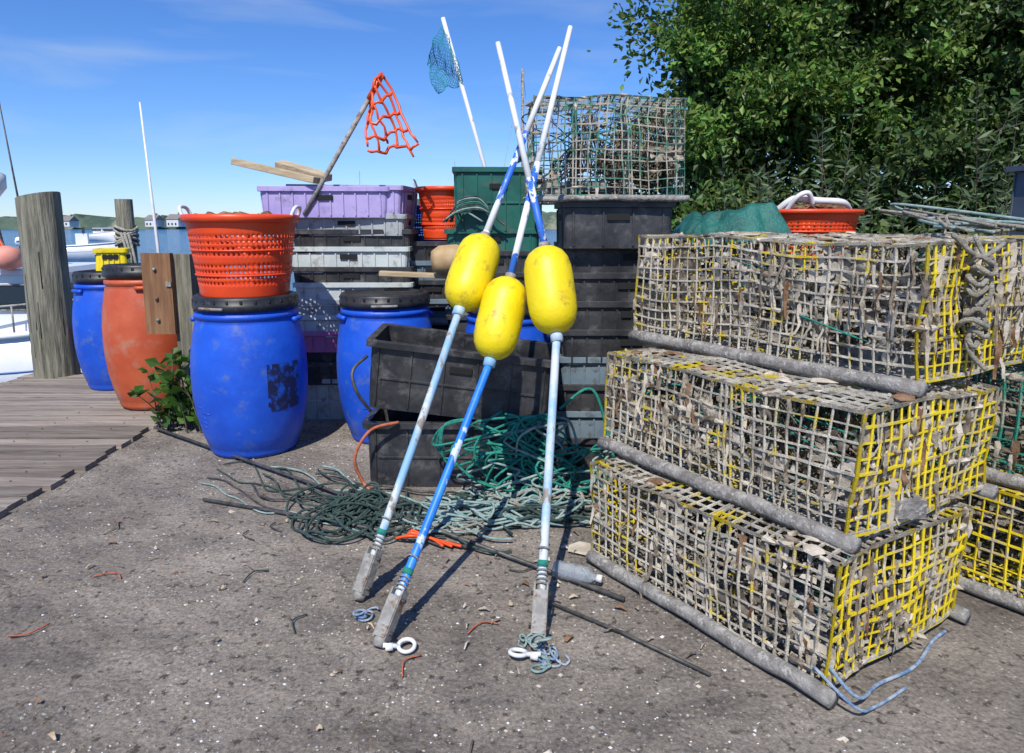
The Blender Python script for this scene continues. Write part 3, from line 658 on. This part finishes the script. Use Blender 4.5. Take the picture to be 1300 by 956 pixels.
# ---------------------------------------------------------------- boats
def boat(name,M,L,bm,h,cabin=True,hullm=M_hull,bott=M_antif,outb=False,mast=0):
    mb=MB(); loops=[];ST=12
    for i in range(ST+1):
        t=i/ST; x=-L/2+L*t; w=bm/2*(1-max(0,(t-.5)/.5)**2.2)*.98+.01; sh=h*(.82+.35*t*t)
        loops.append([V(x,-w,sh),V(x+.02,-w*.97,sh*.45),V(x-.0,-w*.80,0),V(x-.05,-w*.35,-h*.25),V(x-.05,w*.35,-h*.25),V(x,w*.80,0),V(x+.02,w*.97,sh*.45),V(x,w,sh)])
    mb.loft(loops,hullm,M,True)
    for sg in(-1,1):
        mb.tube([M@V(lp[0].x,sg*(abs(lp[0].y)+.01),lp[0].z) for lp in loops],.035,hullm,8)
        mb.tube([M@V(lp[0].x,sg*(abs(lp[1].y)+.006),lp[1].z*1.3) for lp in loops],.012,bott,6)
    if cabin:
        x0,x1=-.12*L,.22*L; hc=.62
        mb.loft([rrect((x1-x0)/2,bm*.36,.12,h*.85),rrect((x1-x0)/2-.08,bm*.33,.12,h+hc)],hullm,M@TR((x0+x1)/2,0,0))
        mb.loft([rrect((x1-x0)/2+.05,bm*.37,.1,h+hc),rrect((x1-x0)/2+.02,bm*.35,.1,h+hc+.06)],hullm,M@TR((x0+x1)/2,0,0))
        for sg in(-1,1):
            for k in range(4):
                xx=x0+(x1-x0)*(.16+.225*k); mb.box((xx,sg*(bm*.345+.012),h+hc*.60),((x1-x0)*.17,.03,hc*.42),M_glass,M); 
                mb.tube([M@V(xx+a*(x1-x0)*.09,sg*(bm*.345+.03),h+hc*.6+b*hc*.22) for a,b in((-1,-1),(1,-1),(1,1),(-1,1))],.010,M_steel,5,closed=True)
        mb.box((x1-.0,0,h+hc*.6),(.05,bm*.5,hc*.4),M_glass,M)
        for sg in(-1,1):
            pr=[M@V(lp[0].x,sg*abs(lp[0].y)*.94,lp[0].z+.32) for lp in loops[7:]]
            mb.tube(pr,.012,M_steel,6)
            for lp in loops[7:]: mb.tube([M@V(lp[0].x,sg*abs(lp[0].y)*.94,lp[0].z),M@V(lp[0].x,sg*abs(lp[0].y)*.94,lp[0].z+.32)],.010,M_steel,6)
    if outb:
        for sy in(-.25,.25):
            MM=M@TR(-L/2-.25,sy*bm,h*.9); mb.loft([rrect(.22,.15,.08,0),rrect(.27,.19,.1,.25),rrect(.22,.16,.1,.5),rrect(.12,.1,.05,.56)],M_hull,MM,True); mb.box((.0,0,-.45),(.14,.08,.9),M_tote,MM); mb.box((0,-.17,.28),(.3,.06,.09),M_antif,MM)
        mb.box((0,0,h+.3),(.7,.5,.7),hullm,M); mb.box((.1,0,h+.85),(.05,.6,.4),M_glass,M)
    if mast:
        mb.tube([M@V(.1*L,0,h*.8),M@V(.1*L,0,mast)],.05,M_steel,8); mb.tube([M@V(.1*L,0,h+.9),M@V(-.35*L,0,h+1)],.05,M_white,8)
        for q in(-.48,.48): mb.tube([M@V(q*L,0,h),M@V(.1*L,0,mast)],.008,M_steel,4)
    return mb.build(name,M.translation)
bt=boat('cabin_boat',TR(-6.55,8.3,-.75,.10),6.6,2.0,1.0)
mb=MB()
mb.tube([(-7.2,8.3,.8),(-7.15,8.3,3.6)],.05,M_steel,8); mb.tube([(-5.80,8.6,.8),(-5.98,8.6,2.9)],[.016,.006],M_rod,6); mb.tube([(-6.05,8.6,.8),(-6.35,8.6,2.5)],[.014,.006],M_rod,6)
mb.tube([(-6.8,8.3,1.9),(-5.9,8.3,2.0)],.03,M_steel,8); mb.tube([(-6.6,8,.8),(-5.85,8,1.75)],.035,M_steel,8)
mb.lathe([(0,.02),(.02,.12),(.15,.16),(.28,.12),(.30,.02)],M_white,TR(-5.82,8.0,1.72,0,0,.4),20)
mb.lathe([(0,.02),(.03,.12),(.13,.15),(.23,.12),(.26,.02)],pmat('pink_float',(.7,.25,.18),(.75,.32,.24),6),TR(-5.42,7.65,.92),20)
for k in range(6): mb.tube(spl([(-5.9,8,1.6),(-5.7+.05*k,7.8,1.2-.05*k),(-5.6,7.7,.9)]),.012,R.choice([M_rod,M_dgr,M_red]),5)
mast=mb.build('mast_gear',(-6.6,8.3,.8)); mast.parent=bt; mast.location=Vector((-6.6,8.3,.8))-bt.location
boat('motor_boat',TR(-28.2,47,-.9,.35),6.2,2.3,1.1,False,outb=True)
boat('motor_boat.001',TR(-60,105,-.9,-.6),8,2.6,1.2,True)
boat('sail_boat',TR(.15,25,-.9,1.2),6,2,.8,False,mast=7.6)
boat('sail_boat.001',TR(-27,125,-.9,.6),8,2.4,.9,False,mast=11.5)
boat('sail_boat.002',TR(-11,130,-.9,.3),8,2.4,.9,False,mast=13.5)
# ---------------------------------------------------------------- far shore
M_far=pmat('haze_tinted_foliage',(.045,.080,.060),(.10,.14,.09),.05,rough=.95,c3=(.22,.22,.15),s3=.02,t3=.6)  # bluish green, slight distance haze put into the base colour
mb=MB(); N=420; L0=[];L1=[];L2=[];L3=[]
for i in range(N+1):
    x=-560+i*2.1; 
    hill=12*math.exp(-((x+68)/22)**2)+6*math.exp(-((x+20)/40)**2)
    h=5.2+2.2*noise.noise(V(x*.02,0,0))+3.2*abs(noise.noise(V(x*.12,3,0)))+1.4*noise.noise(V(x*.5,1,0))+hill
    L0.append(V(x,395,-1.2));L1.append(V(x,399,1.0+.5*h*.5));L2.append(V(x,404+3*noise.noise(V(x*.3,0,3)),h));L3.append(V(x,440,h*.8))
vs=L0+L1+L2+L3; n=N+1
mb.add(vs,[(j*n+i,j*n+i+1,(j+1)*n+i+1,(j+1)*n+i) for j in range(3) for i in range(N)],M_far,False)
mb.build('distant_shore')
M_clap=pmat('white_clapboard',(.62,.62,.60),(.70,.70,.69),1,rough=.7)
def house(name,x,y,w,d,h,rz):
    mb=MB(); M=TR(x,y,.5,rz); mb.box((0,0,h/2),(w,d,h),M_clap,M)
    a,b=w/2+.4,d/2+.4
    mb.add([(-a,-b,h-.2),(a,-b,h-.2),(a,b,h-.2),(-a,b,h-.2),(-a,0,h+d*.42),(a,0,h+d*.42)],[(0,1,5,4),(2,3,4,5),(1,2,5),(3,0,4),(3,2,1,0)],M_roof,False,M)
    for k in range(int(w/2.4)):
        for zz in([1.4,4] if h>4.5 else [1.4]): mb.box((-w/2+1.4+k*2.4,-d/2-.03,zz),(1,.1,1.2),M_glass,M)
    mb.box((w*.25,0,h+d*.42),(.8,.8,1.6),M_roof,M)
    return mb.build(name,(x,y,.5))
for i,(px,w,h) in enumerate([(-194,7,3.8),(-182,8,4.2),(-240,6,3.2)]):
    house('white_house'+('.%03d'%i if i else ''),px,390,w,6,h,R.uniform(-.5,.5))
# ---------------------------------------------------------------- vegetation
rng=np.random.default_rng(4)
def leafgeo(C,A,L,W,fold=.25):
    n=len(C); r=rng.normal(size=(n,3)); S=np.cross(A,r); S/=np.linalg.norm(S,axis=1)[:,None]+1e-9
    Nn=np.cross(A,S); L=L[:,None]; W=W[:,None]
    v=np.stack([C,C+A*L*.45+S*W*.5+Nn*W*fold,C+A*L,C+A*L*.45-S*W*.5+Nn*W*fold],axis=1).reshape(-1,3)
    b=np.arange(n)*4
    f=np.concatenate([np.stack([b,b+1,b+2],1),np.stack([b,b+2,b+3],1)])
    return v,f
def foliage_object(name,mb,v,f,col,origin):
    nb=len(mb.v); ve=np.array(mb.v).reshape(-1,3) if nb else np.zeros((0,3))
    allv=np.concatenate([ve,v])-np.array(origin); me=bpy.data.meshes.new(name)
    faces=list(mb.f)+(f+nb).tolist()
    me.from_pydata(allv.tolist(),[],faces)
    me.materials.append(M_bark); me.materials.append(M_leaf)
    mi=np.concatenate([np.zeros(len(mb.f),int),np.ones(len(f),int)]); me.polygons.foreach_set('material_index',mi.astype(np.int32))
    ca=me.color_attributes.new('Col','FLOAT_COLOR','POINT')
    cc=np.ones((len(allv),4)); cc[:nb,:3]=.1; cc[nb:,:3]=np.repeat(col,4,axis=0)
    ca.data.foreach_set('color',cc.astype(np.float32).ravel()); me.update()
    ob=bpy.data.objects.new(name,me); ob.location=origin; sc.collection.objects.link(ob); return ob
def tree(name,x,y,crown,rad,ncl,npl,ls,seed,tone=(.055,.105,.020),trunkr=.09,front=True,spread=.30):
    global rng; rng=np.random.default_rng(seed); rr=random.Random(seed)
    mb=MB(); cx,cy,cz=crown; cl=[]
    while len(cl)<ncl:
        d=Vector((rr.gauss(0,1),rr.gauss(0,1),rr.gauss(0,1))).normalized()
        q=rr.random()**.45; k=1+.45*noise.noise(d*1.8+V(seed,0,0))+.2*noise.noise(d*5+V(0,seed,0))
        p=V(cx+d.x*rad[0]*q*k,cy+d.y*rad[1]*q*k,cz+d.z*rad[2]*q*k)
        if p.z<.15: continue
        if p.y>cy+rad[1]*.3 and rr.random()<.75: continue
        cl.append((p,q))
    base=V(x,y,0); fork=V(x+.1,y,cz-rad[2]*.7 if cz-rad[2]*.7>.6 else .5)
    mb.tube(spl([base-V(0,0,.1),base.lerp(fork,.5)+V(.05,0,0),fork],4),[trunkr*(1.25-.5*i/8) for i in range(9)],M_bark,8)
    limbs=[]
    for k in range(9):
        p,_=cl[rr.randrange(len(cl))]; m=fork.lerp(p,.5)+V(rr.uniform(-.15,.15),rr.uniform(-.1,.1),.15)
        mb.tube(spl([fork,m,p],4),[trunkr*.55*(1-.85*i/8) for i in range(9)],M_bark,6); limbs+=[m,p,fork.lerp(m,.5)]
    Cs=[];As=[];col=[]
    for p,q in cl:
        l=min(limbs,key=lambda s:(s-p).length)
        if rr.random()<.5: mb.tube([l,l.lerp(p,.6)+V(0,0,.06),p],[.012,.009,.004],M_bark,4,cap=False)
        sp=spread*rr.uniform(.5,1.2); t=rr.uniform(.55,1.5)
        c=np.array(p)+rng.normal(size=(npl,3))*sp*np.array([.62,.62,.42])
        a=rng.normal(size=(npl,3))*.8+(c-np.array([cx,cy,cz]))/np.array(rad)*.5+np.array([0,0,-.35]); a/=np.linalg.norm(a,axis=1)[:,None]
        Cs.append(c);As.append(a)
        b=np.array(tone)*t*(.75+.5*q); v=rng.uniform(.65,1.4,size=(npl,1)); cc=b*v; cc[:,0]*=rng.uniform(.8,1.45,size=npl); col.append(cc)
    C=np.concatenate(Cs);A=np.concatenate(As);col=np.concatenate(col)
    L=ls*rng.uniform(.7,1.4,len(C)); v,f=leafgeo(C,A,L,L*.6)
    return foliage_object(name,mb,v,f,col,(x,y,0))
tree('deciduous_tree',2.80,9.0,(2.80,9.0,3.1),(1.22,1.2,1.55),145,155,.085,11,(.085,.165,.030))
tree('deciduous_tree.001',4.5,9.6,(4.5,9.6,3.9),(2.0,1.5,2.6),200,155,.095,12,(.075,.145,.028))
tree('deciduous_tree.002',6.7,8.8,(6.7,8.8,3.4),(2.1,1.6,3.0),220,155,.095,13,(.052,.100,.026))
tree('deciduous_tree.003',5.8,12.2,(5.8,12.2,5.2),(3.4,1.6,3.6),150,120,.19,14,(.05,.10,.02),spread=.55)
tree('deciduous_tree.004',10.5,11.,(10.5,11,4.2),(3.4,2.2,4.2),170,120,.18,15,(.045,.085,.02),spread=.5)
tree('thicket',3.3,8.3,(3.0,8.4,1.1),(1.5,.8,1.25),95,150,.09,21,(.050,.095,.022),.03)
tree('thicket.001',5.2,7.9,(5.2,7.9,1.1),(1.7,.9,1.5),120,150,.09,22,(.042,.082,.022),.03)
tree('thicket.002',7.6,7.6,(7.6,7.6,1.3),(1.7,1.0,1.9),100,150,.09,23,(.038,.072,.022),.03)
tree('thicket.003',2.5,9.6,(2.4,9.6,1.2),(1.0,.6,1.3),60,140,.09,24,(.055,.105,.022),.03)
def weeds(name,n,xr,yr,hr,seed,ll,tone,origin,perm=46,lean=.25,wid=.22):
    global rng; rng=np.random.default_rng(seed); rr=random.Random(seed); mb=MB(); Cs=[];As=[];Ls=[];col=[]
    for k in range(n):
        x=rr.uniform(*xr);y=rr.uniform(*yr);h=rr.uniform(*hr); lx=rr.uniform(-lean,lean)*h;ly=rr.uniform(-lean,lean)*h
        P=spl([(x,y,0),(x+lx*.3,y+ly*.3,h*.55),(x+lx,y+ly,h)],5); mb.tube(P,[.006*(1-.7*i/10) for i in range(11)],M_bark,4,cap=False)
        for q in range(perm):
            t=rr.uniform(.15,1); i=min(int(t*10),9); p=P[i].lerp(P[i+1],t*10-i if t<1 else 1)
            a=rr.uniform(0,6.3); d=V(math.cos(a),math.sin(a),rr.uniform(.0,.9)).normalized()
            Cs.append(p);As.append(d);Ls.append(ll*rr.uniform(.6,1.2)*(1.15-.5*t)); g=rr.uniform(.7,1.35); col.append([c*g for c in tone])
    C=np.array([tuple(p) for p in Cs]);A=np.array([tuple(p) for p in As]);L=np.array(Ls)
    v,f=leafgeo(C,A,L,L*wid,.1); return foliage_object(name,mb,v,f,np.array(col),origin)
weeds('tall_weeds',46,(2.0,6.6),(6.3,7.1),(1.5,2.6),31,.17,(.14,.20,.10),(4,6.7,0))
weeds('tall_weeds.001',30,(2.0,6.6),(5.9,6.6),(1.2,1.9),32,.17,(.13,.17,.09),(4,6.3,0))
weeds('leafy_weed',22,(-2.45,-2.08),(4.66,4.84),(.25,.58),33,.12,(.055,.13,.02),(-2.3,4.8,0),perm=13,lean=.45,wid=.75)
# ---------------------------------------------------------------- light, world, camera
sd=V(.22,1,-1.30).normalized()
sun=bpy.data.lights.new('sun','SUN'); sun.energy=5.0; sun.angle=math.radians(.5); sun.color=(1,.96,.89)
so=bpy.data.objects.new('sun',sun); so.rotation_euler=sd.to_track_quat('-Z','Y').to_euler(); so.location=(-3,-8,12); sc.collection.objects.link(so)
w=bpy.data.worlds.new('World'); sc.world=w; w.use_nodes=True; nt=w.node_tree; n=nt.nodes; l=nt.links
bg=n['Background']; bg.inputs[1].default_value=.12
sky=n.new('ShaderNodeTexSky'); sky.sky_type='NISHITA'; sky.sun_disc=False
sky.sun_elevation=math.asin(-sd.z); sky.sun_rotation=math.atan2(-sd.x,-sd.y)%(2*math.pi); sky.air_density=1.0; sky.dust_density=0; sky.ozone_density=2.0
tint=n.new('ShaderNodeMix'); tint.data_type='RGBA'; tint.blend_type='MULTIPLY'; tint.inputs[0].default_value=1; l.new(sky.outputs[0],tint.inputs[6]); tint.inputs[7].default_value=(.64,.83,1.24,1)
hs=n.new('ShaderNodeHueSaturation'); hs.inputs['Saturation'].default_value=1.08; l.new(tint.outputs[2],hs.inputs['Color'])
tc=n.new('ShaderNodeTexCoord'); mp=n.new('ShaderNodeMapping'); mp.inputs['Scale'].default_value=(1.6,1.6,9); l.new(tc.outputs['Generated'],mp.inputs[0])
nz=n.new('ShaderNodeTexNoise'); nz.inputs['Scale'].default_value=2.2; nz.inputs['Detail'].default_value=7; nz.inputs['Distortion'].default_value=.4; l.new(mp.outputs[0],nz.inputs['Vector'])
rp=n.new('ShaderNodeValToRGB'); rp.color_ramp.elements[0].position=.50; rp.color_ramp.elements[1].position=.85; rp.color_ramp.elements[1].color=(.4,.4,.4,1); l.new(nz.outputs['Fac'],rp.inputs[0])
mx=n.new('ShaderNodeMix'); mx.data_type='RGBA'; l.new(rp.outputs[0],mx.inputs[0]); l.new(hs.outputs[0],mx.inputs[6]); mx.inputs[7].default_value=(5.2,6.0,7,1)
l.new(mx.outputs[2],bg.inputs[0])
cam=bpy.data.cameras.new('camera'); co=bpy.data.objects.new('camera',cam); sc.collection.objects.link(co); sc.camera=co
cam.sensor_width=36; cam.lens=900*36/1300; cam.shift_y=-45/1300; cam.clip_end=6000; cam.clip_start=.05
co.location=(0,0,1.4); co.rotation_euler=(math.radians(90-9.3),0,0)
sc.view_settings.view_transform='Standard'; sc.view_settings.look='None'; sc.view_settings.exposure=0
